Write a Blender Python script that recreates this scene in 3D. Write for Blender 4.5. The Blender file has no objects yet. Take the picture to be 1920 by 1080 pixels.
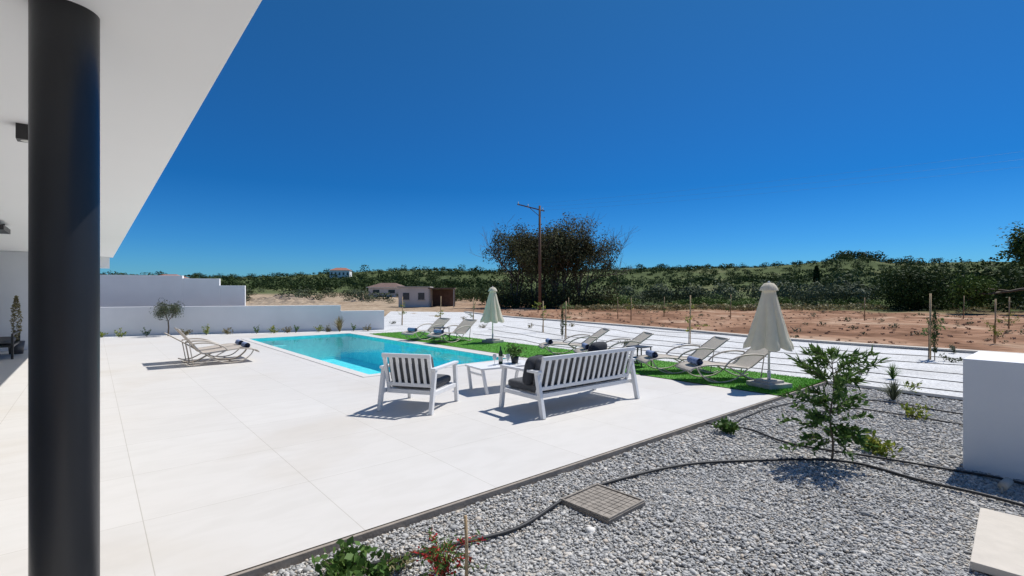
import bpy, math, random
import numpy as np
from mathutils import Vector, Matrix
rng=np.random.default_rng(7); random.seed(7)
scene=bpy.context.scene
R=math.radians
# ------------------------------------------------------------------ materials
def mk(name):
    m=bpy.data.materials.new(name); m.use_nodes=True
    nt=m.node_tree; b=nt.nodes['Principled BSDF']; return m,nt,b
def N(nt,t,**kw):
    n=nt.nodes.new(t)
    for k,v in kw.items():
        if k in n.inputs: n.inputs[k].default_value=v
        else: setattr(n,k,v)
    return n
def ramp(nt,stops):
    r=nt.nodes.new('ShaderNodeValToRGB'); cr=r.color_ramp
    while len(cr.elements)<len(stops): cr.elements.new(0.5)
    for e,(p,c) in zip(cr.elements,stops):
        e.position=p; e.color=(c[0],c[1],c[2],1)
    return r
def simple(name,col,rough=0.5,metal=0,var=0.12,scale=6,bump=0.0,bscale=60,spec=0.5,trans=0):
    m,nt,b=mk(name); L=nt.links
    tc=N(nt,'ShaderNodeTexCoord'); nz=N(nt,'ShaderNodeTexNoise',Scale=scale,Detail=5.0)
    L.new(tc.outputs['Object'],nz.inputs['Vector'])
    lo=[c*(1-var) for c in col]; hi=[min(1,c*(1+var)) for c in col]
    r=ramp(nt,[(0.3,lo),(0.7,hi)]); L.new(nz.outputs['Fac'],r.inputs['Fac'])
    L.new(r.outputs['Color'],b.inputs['Base Color'])
    b.inputs['Roughness'].default_value=rough; b.inputs['Metallic'].default_value=metal
    b.inputs['Specular IOR Level'].default_value=spec
    if bump>0:
        n2=N(nt,'ShaderNodeTexNoise',Scale=bscale,Detail=3.0); L.new(tc.outputs['Object'],n2.inputs['Vector'])
        bp=N(nt,'ShaderNodeBump',Strength=bump,Distance=0.01); L.new(n2.outputs['Fac'],bp.inputs['Height'])
        L.new(bp.outputs['Normal'],b.inputs['Normal'])
    if trans>0:
        tr=N(nt,'ShaderNodeBsdfTranslucent'); L.new(r.outputs['Color'],tr.inputs['Color'])
        ms=N(nt,'ShaderNodeMixShader'); ms.inputs[0].default_value=trans
        L.new(b.outputs[0],ms.inputs[1]); L.new(tr.outputs[0],ms.inputs[2]); L.new(ms.outputs[0],nt.nodes['Material Output'].inputs['Surface'])
    return m
def leafmat(name,c0,c1,c2,trans=0.25,spec=0.25):
    m,nt,b=mk(name); L=nt.links
    g=N(nt,'ShaderNodeNewGeometry'); at=N(nt,'ShaderNodeAttribute',attribute_name='tint')
    mx=N(nt,'ShaderNodeMath',operation='MULTIPLY_ADD'); mx.inputs[1].default_value=0.35
    L.new(g.outputs['Random Per Island'],mx.inputs[0])
    m2=N(nt,'ShaderNodeMath',operation='MULTIPLY'); m2.inputs[1].default_value=0.65
    L.new(at.outputs['Fac'],m2.inputs[0]); L.new(m2.outputs[0],mx.inputs[2])
    r=ramp(nt,[(0.1,c0),(0.5,c1),(0.9,c2)]); L.new(mx.outputs[0],r.inputs['Fac'])
    L.new(r.outputs['Color'],b.inputs['Base Color']); b.inputs['Roughness'].default_value=0.6
    b.inputs['Specular IOR Level'].default_value=spec
    tr=N(nt,'ShaderNodeBsdfTranslucent'); L.new(r.outputs['Color'],tr.inputs['Color'])
    ms=N(nt,'ShaderNodeMixShader'); ms.inputs[0].default_value=trans
    out=nt.nodes['Material Output']
    L.new(b.outputs[0],ms.inputs[1]); L.new(tr.outputs[0],ms.inputs[2]); L.new(ms.outputs[0],out.inputs['Surface'])
    return m
M={}
M['white']=simple('white_powder_coat',(0.78,0.78,0.78),0.4,var=0.02)
M['plaster']=simple('white_plaster',(0.80,0.80,0.80),0.85,var=0.03,scale=1.5,bump=0.15,bscale=80)
M['ceiling']=simple('ceiling_paint',(0.93,0.93,0.92),0.9,var=0.01,scale=0.6)
M['greywall']=simple('grey_render',(0.66,0.68,0.72),0.85,var=0.03,scale=1.5)
M['black']=simple('black_metal',(0.02,0.021,0.023),0.42,var=0.1)
M['column']=simple('column_paint',(0.013,0.0145,0.018),0.36,var=0.2,scale=2.5,bump=0.06,bscale=40)
M['cushion']=simple('cushion_fabric',(0.10,0.103,0.11),0.95,var=0.12,scale=14,bump=0.5,bscale=350)
M['cushion_dark']=simple('pillow_fabric',(0.055,0.058,0.066),0.95,var=0.15,scale=14,bump=0.5,bscale=350)
M['taupe']=simple('taupe_frame',(0.46,0.41,0.35),0.4,var=0.05)
M['sling']=simple('sling_fabric',(0.52,0.46,0.40),0.8,var=0.06,scale=20,bump=0.3,bscale=200,trans=0.2)
M['towel']=simple('blue_towel',(0.20,0.26,0.42),1.0,var=0.2,scale=30,bump=0.5,bscale=300)
M['canvas']=simple('cream_canvas',(0.80,0.74,0.61),0.9,var=0.04,scale=8,bump=0.3,bscale=200,trans=0.38)
M['polew']=simple('pole_white',(0.7,0.69,0.65),0.4,var=0.03)
M['concrete']=simple('concrete',(0.42,0.40,0.36),0.9,var=0.15,scale=10,bump=0.4,bscale=60)
M['cover']=simple('cover_stone',(0.27,0.24,0.205),0.9,var=0.25,scale=14,bump=0.5,bscale=80)
M['coverframe']=simple('cover_frame',(0.19,0.17,0.15),0.8,var=0.25,scale=10)
M['slab']=simple('beige_slab',(0.55,0.50,0.43),0.8,var=0.06,scale=8,bump=0.2,bscale=60)
M['hose']=simple('black_hose',(0.022,0.022,0.024),0.6,var=0.2)
M['hosefar']=simple('dusty_hose',(0.06,0.06,0.06),0.8,var=0.2)
M['wire']=simple('wire',(0.10,0.12,0.15),0.6,var=0.05)
M['bark']=simple('bark',(0.14,0.11,0.08),0.9,var=0.35,scale=12,bump=0.5,bscale=40)
M['barkg']=simple('grey_bark',(0.17,0.14,0.11),0.9,var=0.3,scale=2)
M['stake']=simple('stake_wood',(0.42,0.30,0.17),0.8,var=0.2,scale=20)
M['polewood']=simple('pole_wood',(0.13,0.075,0.05),0.9,var=0.25,scale=8)
M['kerb']=simple('kerb_stone',(0.30,0.26,0.22),0.9,var=0.2,scale=9,bump=0.4,bscale=60)
M['coping']=simple('coping_stone',(0.60,0.58,0.55),0.7,var=0.04,scale=6)
M['redroof']=simple('red_roof_tiles',(0.33,0.13,0.085),0.8,var=0.2,scale=3)
M['darkroof']=simple('dark_roof',(0.16,0.10,0.08),0.8,var=0.2,scale=3)
M['window']=simple('window_glass',(0.03,0.04,0.05),0.1,var=0.1)
M['blind']=simple('window_blind',(0.5,0.5,0.5),0.3,var=0.05)
M['housewall']=simple('house_render',(0.62,0.56,0.51),0.9,var=0.08,scale=1)
M['glass']=simple('bottle_glass',(0.02,0.05,0.02),0.08,var=0.05)
M['label']=simple('paper_label',(0.6,0.57,0.5),0.8,var=0.05)
M['clearg']=simple('clear_glass',(0.55,0.6,0.62),0.05,var=0.02)
M['pot']=simple('dark_pot',(0.05,0.05,0.055),0.5)
M['l_olive']=leafmat('olive_leaves',(0.045,0.058,0.032),(0.09,0.11,0.06),(0.16,0.18,0.12))
M['l_grove']=leafmat('olive_grove_leaves',(0.032,0.045,0.024),(0.075,0.095,0.052),(0.16,0.185,0.12),0.1,0.05)
M['l_dark']=leafmat('dark_leaves',(0.018,0.031,0.011),(0.036,0.060,0.020),(0.070,0.10,0.038),0.15,0.05)
M['l_brown']=leafmat('brownish_leaves',(0.040,0.038,0.019),(0.072,0.074,0.034),(0.125,0.138,0.060),0.25,0.05)
M['l_green']=leafmat('green_leaves',(0.04,0.09,0.018),(0.08,0.16,0.035),(0.16,0.25,0.06))
M['l_hedge']=leafmat('hedge_leaves',(0.04,0.07,0.02),(0.075,0.125,0.03),(0.13,0.19,0.05),0.15,0.05)
M['l_yellow']=leafmat('yellow_green_leaves',(0.10,0.16,0.02),(0.22,0.28,0.04),(0.45,0.42,0.06))
M['l_scrub']=leafmat('scrub_leaves',(0.034,0.050,0.022),(0.060,0.086,0.034),(0.10,0.13,0.055),0.1,0.03)
M['l_red']=leafmat('red_flowers',(0.35,0.02,0.02),(0.5,0.03,0.04),(0.6,0.08,0.06))
M['l_dry']=leafmat('dry_leaves',(0.14,0.12,0.06),(0.22,0.19,0.09),(0.3,0.27,0.14))
M['clod']=simple('soil_clods',(0.33,0.20,0.13),1.0,var=0.3,scale=1.5)
# ------------------------------------------------------------------ mesh builder (all quads)
class MB:
    def __init__(s): s.v=[];s.f=[];s.mi=[];s.t=[];s.sm=[];s.n=0;s.mats=[]
    def mat(s,k):
        if k not in s.mats: s.mats.append(k)
        return s.mats.index(k)
    def add(s,v,f,mat,tint=0.5,smooth=False):
        v=np.asarray(v,float).reshape(-1,3); f=np.asarray(f,int).reshape(-1,4)
        s.v.append(v); s.f.append(f+s.n); s.n+=len(v)
        s.mi.append(np.full(len(f),s.mat(mat))); s.sm.append(np.full(len(f),smooth))
        s.t.append(np.broadcast_to(np.asarray(tint,float),(len(v),)).copy())
    def box(s,c,size,mat,rot=None):
        x,y,z=[a/2 for a in size]
        v=np.array([[-x,-y,-z],[x,-y,-z],[x,y,-z],[-x,y,-z],[-x,-y,z],[x,-y,z],[x,y,z],[-x,y,z]])
        if rot is not None: v=v@np.array(rot).T
        s.add(v+np.array(c),[[0,3,2,1],[4,5,6,7],[0,1,5,4],[1,2,6,5],[2,3,7,6],[3,0,4,7]],mat)
    def beam(s,a,b,w,h,mat,side=(1,0,0)):
        a=np.array(a,float);b=np.array(b,float);d=b-a;L=np.linalg.norm(d);d/=L
        sd=np.array(side,float); sd-=d*sd.dot(d); sd/=np.linalg.norm(sd); u=np.cross(d,sd)
        s.box((a+b)/2,(w,h,L),mat,rot=np.stack([sd,u,d],1))
    def tube(s,pts,r,mat,n=8,smooth=True,tint=0.5,cap=True):
        pts=np.array(pts,float); k=len(pts); r=np.broadcast_to(np.asarray(r,float),(k,)).copy()
        if cap:
            pts=np.vstack([pts[:1],pts,pts[-1:]]); r=np.concatenate([[1e-4],r,[1e-4]]); k+=2
        t=np.gradient(pts,axis=0); 
        t[np.linalg.norm(t,axis=1)<1e-9]=[0,0,1]
        t/=np.linalg.norm(t,axis=1)[:,None]
        ref=np.array([0,0,1.]) if abs(t[:,2]).mean()<0.8 else np.array([1.,0,0])
        a=np.cross(t,ref); a/=(np.linalg.norm(a,axis=1)[:,None]+1e-9); b=np.cross(t,a)
        th=np.arange(n)*2*np.pi/n
        v=pts[:,None,:]+r[:,None,None]*(np.cos(th)[None,:,None]*a[:,None,:]+np.sin(th)[None,:,None]*b[:,None,:])
        f=[[i*n+j,i*n+(j+1)%n,(i+1)*n+(j+1)%n,(i+1)*n+j] for i in range(k-1) for j in range(n)]
        s.add(v.reshape(-1,3),f,mat,tint,smooth)
    def lathe(s,prof,mat,c=(0,0,0),n=32,smooth=True):
        th=np.arange(n)*2*np.pi/n; V=[]
        for i,(r,z) in enumerate(prof):
            V.append(np.stack([r*np.cos(th),r*np.sin(th),np.full(n,z)],1))
        V=np.concatenate(V)+np.array(c)
        f=[[i*n+j,i*n+(j+1)%n,(i+1)*n+(j+1)%n,(i+1)*n+j] for i in range(len(prof)-1) for j in range(n)]
        s.add(V,f,mat,0.5,smooth)
    def pillow(s,c,size,mat,rot=None,e=0.35,ez=0.6,puff=0):
        nu,nv=32,14; sp=lambda x,p:np.sign(x)*np.abs(x)**p
        th=np.arange(nu)*2*np.pi/nu; ph=np.linspace(-np.pi/2,np.pi/2,nv)
        T,P=np.meshgrid(th,ph)
        x=size[0]/2*sp(np.cos(P),ez)*sp(np.cos(T),e); y=size[1]/2*sp(np.cos(P),ez)*sp(np.sin(T),e); z=size[2]/2*sp(np.sin(P),ez)
        v=np.stack([x,y,z],-1).reshape(-1,3)
        v[:,2]*=1+puff*(1-(2*v[:,0]/size[0])**2)*(1-(2*v[:,1]/size[1])**2)
        if rot is not None: v=v@np.array(rot).T
        f=[[i*nu+j,i*nu+(j+1)%nu,(i+1)*nu+(j+1)%nu,(i+1)*nu+j] for i in range(nv-1) for j in range(nu)]
        s.add(v+np.array(c),f,mat,0.5,True)
    def leaves(s,p,l,w,mat,tint=0.5,dirs=None,nrm=None,nn=0.5):
        p=np.asarray(p,float); n=len(p)
        if n==0:return
        if nrm is not None:
            nv=np.asarray(nrm,float)+rng.normal(size=(n,3))*nn; nv/=np.linalg.norm(nv,axis=1)[:,None]
            a=np.cross(nv,rng.normal(size=(n,3))); a/=np.linalg.norm(a,axis=1)[:,None]; b=np.cross(nv,a)
        else:
            a=rng.normal(size=(n,3)) if dirs is None else np.asarray(dirs,float)+rng.normal(size=(n,3))*0.25
            a/=np.linalg.norm(a,axis=1)[:,None]
            b=rng.normal(size=(n,3)); b-=a*(a*b).sum(1)[:,None]; b/=np.linalg.norm(b,axis=1)[:,None]
        l=np.broadcast_to(np.asarray(l,float),(n,))[:,None]*rng.uniform(0.7,1.3,(n,1)); w=np.broadcast_to(np.asarray(w,float),(n,))[:,None]*rng.uniform(0.7,1.3,(n,1))
        v=np.stack([p-a*l/2,p+b*w/2,p+a*l/2,p-b*w/2],1).reshape(-1,3)
        f=np.arange(4*n).reshape(n,4)
        t=np.repeat(np.broadcast_to(np.asarray(tint,float),(n,)),4)
        s.add(v,f,mat,t)
    def build(s,name,loc=(0,0,0),rz=0,bevel=0,parent=None):
        v=np.concatenate(s.v); f=np.concatenate(s.f)
        me=bpy.data.meshes.new(name)
        me.vertices.add(len(v)); me.vertices.foreach_set('co',v.astype(np.float32).ravel())
        me.loops.add(f.size); me.loops.foreach_set('vertex_index',f.astype(np.int32).ravel())
        me.polygons.add(len(f)); me.polygons.foreach_set('loop_start',np.arange(0,f.size,4,dtype=np.int32))
        me.polygons.foreach_set('loop_total',np.full(len(f),4,dtype=np.int32))
        me.polygons.foreach_set('material_index',np.concatenate(s.mi).astype(np.int32))
        me.polygons.foreach_set('use_smooth',np.concatenate(s.sm))
        for k in s.mats: me.materials.append(M[k])
        at=me.attributes.new('tint','FLOAT','POINT'); at.data.foreach_set('value',np.concatenate(s.t).astype(np.float32))
        me.update(calc_edges=True)
        o=bpy.data.objects.new(name,me); scene.collection.objects.link(o)
        o.location=loc; o.rotation_euler=(0,0,rz)
        if bevel>0:
            b=o.modifiers.new('bevel','BEVEL'); b.width=bevel; b.segments=2; b.limit_method='ANGLE'; b.angle_limit=R(50)
        if parent: o.parent=parent
        return o
def rotx(a): c,s=math.cos(a),math.sin(a); return np.array([[1,0,0],[0,c,-s],[0,s,c]])
def rotz(a): c,s=math.cos(a),math.sin(a); return np.array([[c,-s,0],[s,c,0],[0,0,1]])
# site frame: local x = q (along terrace front edge), local y = p (along pool)
O=np.array([4.45,8.19]); TH=R(40.2)
U=np.array([-math.sin(TH),math.cos(TH)]); V=np.array([math.cos(TH),math.sin(TH)])
def W(q,p): w=O+q*V+p*U; return float(w[0]),float(w[1])
def toqp(x,y):
    r0=x-O[0]; r1=y-O[1]; return r0*V[0]+r1*V[1], r0*U[0]+r1*U[1]
SITE=(O[0],O[1],0)
def poly(name,pts,z,mat,loc=(0,0,0),rz=0):
    me=bpy.data.meshes.new(name); me.from_pydata([(x,y,z) for x,y in pts],[],[list(range(len(pts)))]); me.materials.append(mat)
    me.update()
    o=bpy.data.objects.new(name,me); scene.collection.objects.link(o); o.location=loc; o.rotation_euler=(0,0,rz)
    if me.polygons[0].normal.z<0: me.flip_normals()
    return o
# ------------------------------------------------------------------ surface materials
def mul(nt,A,B,fac=1.0):
    m=N(nt,'ShaderNodeMix',data_type='RGBA',blend_type='MULTIPLY'); m.inputs['Factor'].default_value=fac
    nt.links.new(A,m.inputs['A']); nt.links.new(B,m.inputs['B']); return m.outputs['Result']
def tile_mat():
    m,nt,b=mk('porcelain_tiles'); L=nt.links
    tc=N(nt,'ShaderNodeTexCoord')
    br=N(nt,'ShaderNodeTexBrick'); br.offset=0.0
    br.inputs['Scale'].default_value=1.0; br.inputs['Brick Width'].default_value=1.2; br.inputs['Row Height'].default_value=1.2
    br.inputs['Mortar Size'].default_value=0.003; br.inputs['Mortar Smooth'].default_value=0.1
    br.inputs['Color1'].default_value=(0.59,0.572,0.545,1); br.inputs['Color2'].default_value=(0.61,0.592,0.565,1); br.inputs['Mortar'].default_value=(0.44,0.415,0.375,1)
    L.new(tc.outputs['Object'],br.inputs['Vector'])
    n1=N(nt,'ShaderNodeTexNoise',Scale=0.40,Detail=5.0,Distortion=0.4); L.new(tc.outputs['Object'],n1.inputs['Vector'])
    r1=ramp(nt,[(0.32,(0.93,0.90,0.86)),(0.45,(0.985,0.975,0.965)),(0.75,(1.0,1.0,1.0))]); L.new(n1.outputs['Fac'],r1.inputs['Fac'])
    mp=N(nt,'ShaderNodeMapping'); mp.inputs['Scale'].default_value=(1.2,3,1); mp.inputs['Rotation'].default_value=(0,0,0.5)
    L.new(tc.outputs['Object'],mp.inputs['Vector'])
    n2=N(nt,'ShaderNodeTexNoise',Scale=1.6,Detail=9.0,Distortion=1.0); L.new(mp.outputs[0],n2.inputs['Vector'])
    r2=ramp(nt,[(0.35,(0.965,0.963,0.957)),(0.6,(1.01,1.01,1.01))]); L.new(n2.outputs['Fac'],r2.inputs['Fac'])
    c=mul(nt,mul(nt,br.outputs['Color'],r1.outputs['Color']),r2.outputs['Color'])
    L.new(c,b.inputs['Base Color']); b.inputs['Roughness'].default_value=0.62; b.inputs['Specular IOR Level'].default_value=0.35
    bp=N(nt,'ShaderNodeBump',Strength=0.25,Distance=0.003); L.new(br.outputs['Fac'],bp.inputs['Height']); bp.invert=True
    L.new(bp.outputs['Normal'],b.inputs['Normal'])
    return m
def gravel_mat(name,scale,stops,bump=0.8,dist=0.02,patch=0.15,dark=0.35,fac=0.7):
    m,nt,b=mk(name); L=nt.links
    tc=N(nt,'ShaderNodeTexCoord')
    vo=N(nt,'ShaderNodeTexVoronoi',Scale=scale); L.new(tc.outputs['Object'],vo.inputs['Vector'])
    sp=N(nt,'ShaderNodeSeparateColor'); L.new(vo.outputs['Color'],sp.inputs[0])
    r=ramp(nt,stops); L.new(sp.outputs[0],r.inputs['Fac'])
    dk=ramp(nt,[(0.25,(1,1,1)),(0.75,(dark,dark,dark))]); L.new(vo.outputs['Distance'],dk.inputs['Fac'])
    nz=N(nt,'ShaderNodeTexNoise',Scale=0.8,Detail=8.0); L.new(tc.outputs['Object'],nz.inputs['Vector'])
    r2=ramp(nt,[(0.35,(1-patch,1-patch*1.05,1-patch*1.15)),(0.6,(1,1,1))]); L.new(nz.outputs['Fac'],r2.inputs['Fac'])
    L.new(mul(nt,mul(nt,r.outputs['Color'],dk.outputs['Color'],fac),r2.outputs['Color']),b.inputs['Base Color']); b.inputs['Roughness'].default_value=0.9
    bp=N(nt,'ShaderNodeBump',Strength=bump,Distance=dist); bp.invert=True; L.new(vo.outputs['Distance'],bp.inputs['Height'])
    L.new(bp.outputs['Normal'],b.inputs['Normal'])
    return m
def grass_mat():
    m,nt,b=mk('artificial_turf'); L=nt.links
    tc=N(nt,'ShaderNodeTexCoord')
    n1=N(nt,'ShaderNodeTexNoise',Scale=90.0,Detail=4.0); L.new(tc.outputs['Object'],n1.inputs['Vector'])
    r=ramp(nt,[(0.3,(0.03,0.12,0.006)),(0.5,(0.075,0.28,0.014)),(0.7,(0.14,0.38,0.03))]); L.new(n1.outputs['Fac'],r.inputs['Fac'])
    n2=N(nt,'ShaderNodeTexNoise',Scale=1.6,Detail=3.0); L.new(tc.outputs['Object'],n2.inputs['Vector'])
    r2=ramp(nt,[(0.3,(0.8,0.8,0.8)),(0.7,(1.1,1.1,1.1))]); L.new(n2.outputs['Fac'],r2.inputs['Fac'])
    L.new(mul(nt,r.outputs['Color'],r2.outputs['Color']),b.inputs['Base Color']); b.inputs['Roughness'].default_value=0.8
    bp=N(nt,'ShaderNodeBump',Strength=0.5,Distance=0.02); L.new(n1.outputs['Fac'],bp.inputs['Height']); L.new(bp.outputs['Normal'],b.inputs['Normal'])
    return m
def terrain_mat():
    m,nt,b=mk('soil_and_scrub'); L=nt.links
    tc=N(nt,'ShaderNodeTexCoord'); P=tc.outputs['Object']
    def nz(s,d=8.0,dist=0.0):
        n=N(nt,'ShaderNodeTexNoise',Scale=s,Detail=d,Distortion=dist); L.new(P,n.inputs['Vector']); return n.outputs['Fac']
    red=ramp(nt,[(0.34,(0.19,0.105,0.065)),(0.46,(0.29,0.165,0.105)),(0.56,(0.36,0.22,0.145)),(0.68,(0.47,0.335,0.24))]); L.new(nz(0.16,13.0,1.2),red.inputs['Fac'])
    fine=ramp(nt,[(0.35,(0.68,0.66,0.63)),(0.55,(1.0,1.0,1.0)),(0.7,(1.12,1.1,1.08))]); L.new(nz(1.6,11.0,0.3),fine.inputs['Fac'])
    sand=ramp(nt,[(0.3,(0.30,0.22,0.15)),(0.7,(0.50,0.40,0.29))]); L.new(nz(0.12,10.0),sand.inputs['Fac'])
    scr=ramp(nt,[(0.35,(0.065,0.085,0.035)),(0.55,(0.095,0.12,0.05)),(0.72,(0.18,0.17,0.09))]); L.new(nz(0.025,10.0),scr.inputs['Fac'])
    a1=N(nt,'ShaderNodeAttribute',attribute_name='sand'); a2=N(nt,'ShaderNodeAttribute',attribute_name='scrub')
    m1=N(nt,'ShaderNodeMix',data_type='RGBA'); L.new(a1.outputs['Fac'],m1.inputs['Factor']); L.new(red.outputs['Color'],m1.inputs['A']); L.new(sand.outputs['Color'],m1.inputs['B'])
    mf=mul(nt,m1.outputs['Result'],fine.outputs['Color'])
    m2=N(nt,'ShaderNodeMix',data_type='RGBA'); L.new(a2.outputs['Fac'],m2.inputs['Factor']); L.new(mf,m2.inputs['A']); L.new(scr.outputs['Color'],m2.inputs['B'])
    L.new(m2.outputs['Result'],b.inputs['Base Color']); b.inputs['Roughness'].default_value=1.0; b.inputs['Specular IOR Level'].default_value=0.05
    bp=N(nt,'ShaderNodeBump',Strength=0.8,Distance=0.3); L.new(nz(1.5,9.0),bp.inputs['Height']); L.new(bp.outputs['Normal'],b.inputs['Normal'])
    return m
# ------------------------------------------------------------------ terrain
PQ0,PQ1,PP0,PP1=-4.35,-0.6,6.3,16.6
AZ=[-1.3,-0.82,-0.5,-0.1,0.15,0.35,0.5,0.60,0.69,0.76,0.85,1.3]
SL=[0.030,0.031,0.036,0.044,0.046,0.050,0.054,0.064,0.074,0.064,0.060,0.058]
def sm(a,b,x): t=np.clip((x-a)/(b-a),0,1); return t*t*(3-2*t)
def height(x,y):
    x=np.asarray(x,float); y=np.asarray(y,float); D=np.hypot(x,y)
    az=np.where(y>1,x/np.maximum(y,1),np.sign(x)*1.3); az=np.clip(az,-1.3,1.3)
    dy=np.minimum(D,np.maximum(y,D*0.6))
    t=np.clip((dy-75)/325,0,1)
    h=np.interp(az,AZ,SL)*400*(0.5*t+0.5*t*t*(3-2*t))
    h=h+sm(90,250,D)*(1.5*np.sin(x*0.031+1)*np.cos(y*0.027)+1.0*np.sin(x*0.011-y*0.045))
    h=h+sm(18,40,D)*0.07*(np.sin(x*0.9)*np.cos(y*0.7)+0.6*np.sin(x*2.3+y*1.1))
    q,p=toqp(x,y); inp=(q>PQ0-0.6)&(q<PQ1+0.75)&(p>PP0-0.8)&(p<PP1+0.8)
    return np.where(inp,-1.6,h-0.10)
def scrubstart(az): return np.interp(az,[-1.3,-0.55,-0.15,0.0,0.2,1.3],[90,125,125,75,60,60])
nr,na=180,420
rad=np.concatenate([[0.5],np.geomspace(3,4000,nr-1)])
ang=np.arange(na)*2*np.pi/na
RR,AA=np.meshgrid(rad,ang,indexing='ij')
X=RR*np.sin(AA); Y=RR*np.cos(AA); Z=height(X,Y)
idx=np.arange(nr*na).reshape(nr,na); nx=np.roll(idx,-1,axis=1)
F=np.stack([idx[:-1],idx[1:],nx[1:],nx[:-1]],-1).reshape(-1,4)
M['terrain']=terrain_mat()
mb=MB(); mb.add(np.stack([X,Y,Z],-1).reshape(-1,3),F,'terrain',0.5,True)
ter=mb.build('ground_terrain')
az=np.where(Y>1,X/np.maximum(Y,1),np.sign(X)*1.3); az=np.clip(az,-1.3,1.3)
sand=1-sm(-0.22,0.02,az); scrub=sm(-8,8,RR-scrubstart(az)+6*np.sin(X*0.3)*np.cos(Y*0.2))
for nm,d in (('sand',sand),('scrub',scrub)):
    a=ter.data.attributes.new(nm,'FLOAT','POINT'); a.data.foreach_set('value',d.astype(np.float32).ravel())
if ter.data.polygons[5000].normal.z<0: ter.data.flip_normals()
# ------------------------------------------------------------------ paved area, pool, lawn, gravels
tile=tile_mat()
def pf(q): return 17.07+(1.26-q)*0.371
rects=[[(-14,-7),(-8.2,-7),(-8.2,0),(-14,0)],
 [(-14,0),(-8.2,0),(-8.2,pf(-8.2)),(-14,pf(-14))],
 [(-8.2,0),(PQ0,0),(PQ0,pf(PQ0)),(-8.2,pf(-8.2))],
 [(PQ0,0),(PQ1,0),(PQ1,PP0),(PQ0,PP0)],
 [(PQ0,PP1),(PQ1,PP1),(PQ1,pf(PQ1)),(PQ0,pf(PQ0))],
 [(PQ1,0),(-0.1,0),(-0.1,pf(-0.1)),(PQ1,pf(PQ1))]]
vs=[];fs=[]
for r_ in rects:
    k=len(vs); vs+= [(a,b_,0) for a,b_ in r_]; fs.append([k,k+1,k+2,k+3])
me=bpy.data.meshes.new('terrace_paving'); me.from_pydata(vs,[],fs); me.materials.append(tile); me.update()
ter_p=bpy.data.objects.new('terrace_paving',me); scene.collection.objects.link(ter_p); ter_p.location=SITE; ter_p.rotation_euler=(0,0,TH)
mb=MB(); mb.box((-4.1,-0.014,-0.055),(8.16,0.028,0.10),'kerb'); mb.box((0.97,-0.014,-0.055),(2.0,0.028,0.10),'kerb')
mb.build('terrace_edge_kerb',SITE,TH,bevel=0.004)
mb=MB(); mb.box((2.07,3.0,-0.02),(0.05,26.0,0.05),'coping'); mb.build('lawn_edging',SITE,TH,bevel=0.004)
poly('artificial_lawn',[(-0.1,0.0),(2.04,0.0),(2.04,15.8),(-0.1,15.8)],0.012,grass_mat(),SITE,TH)
nb=42000; q=rng.uniform(-0.1,2.03,nb); p=15.8*rng.uniform(0,1,nb)**1.5
M['turf']=leafmat('turf_blades',(0.04,0.15,0.008),(0.085,0.30,0.018),(0.16,0.41,0.04))
mb=MB(); mb.leaves(np.stack([q,p,np.full(nb,0.022)],1),0.035,0.006,'turf',rng.uniform(0,1,nb),dirs=np.tile([0,0,1.],(nb,1)))
mb.build('turf_pile',SITE,TH)
# pool
def pooltile():
    m,nt,b=mk('pool_mosaic'); L=nt.links
    tc=N(nt,'ShaderNodeTexCoord'); vo=N(nt,'ShaderNodeTexNoise',Scale=3.0,Detail=3.0,Distortion=2.0); L.new(tc.outputs['Object'],vo.inputs['Vector'])
    r=ramp(nt,[(0.35,(0.12,0.70,0.74)),(0.5,(0.16,0.78,0.80)),(0.65,(0.26,0.86,0.87))]); L.new(vo.outputs['Fac'],r.inputs['Fac'])
    L.new(r.outputs['Color'],b.inputs['Base Color']); b.inputs['Roughness'].default_value=0.6; return m
M['mosaic']=pooltile()
mb=MB(); d=-1.0
a,b_,c_,e_=PQ0,PQ1,PP0,PP1
V8=[(a,c_,-0.004),(b_,c_,-0.004),(b_,e_,-0.004),(a,e_,-0.004),(a,c_,d),(b_,c_,d),(b_,e_,d),(a,e_,d)]
mb.add(V8,[[4,5,6,7],[0,4,7,3],[1,2,6,5],[0,1,5,4],[2,3,7,6]],'mosaic')
for i in range(4): mb.box((a+0.6,e_-0.3-0.3*i,(-0.28-0.2*i+d)/2),(1.18,0.299,-0.28-0.2*i-d),'mosaic')
pool=mb.build('swimming_pool',SITE,TH)
mb=MB(); cw=0.22
mb.box(((a+b_)/2,c_-cw/2,0.002),(b_-a+2*cw,cw,0.02),'coping'); mb.box(((a+b_)/2,e_+cw/2,0.002),(b_-a+2*cw,cw,0.02),'coping')
mb.box((a-cw/2,(c_+e_)/2,0.002),(cw,e_-c_,0.02),'coping'); mb.box((b_+cw/2,(c_+e_)/2,0.002),(cw,e_-c_,0.02),'coping')
mb.build('pool_coping',SITE,TH,bevel=0.004)
m,nt,b=mk('pool_water'); L=nt.links
tc=N(nt,'ShaderNodeTexCoord'); nz=N(nt,'ShaderNodeTexNoise',Scale=3.0,Detail=3.0,Distortion=0.5); L.new(tc.outputs['Object'],nz.inputs['Vector'])
bp=N(nt,'ShaderNodeBump',Strength=0.10,Distance=0.04); L.new(nz.outputs['Fac'],bp.inputs['Height'])
fr=N(nt,'ShaderNodeFresnel',IOR=1.16); L.new(bp.outputs['Normal'],fr.inputs['Normal'])
tp=N(nt,'ShaderNodeBsdfTransparent'); tp.inputs['Color'].default_value=(0.80,0.99,0.995,1)
gl=N(nt,'ShaderNodeBsdfGlossy'); gl.inputs['Roughness'].default_value=0.03; L.new(bp.outputs['Normal'],gl.inputs['Normal'])
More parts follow.
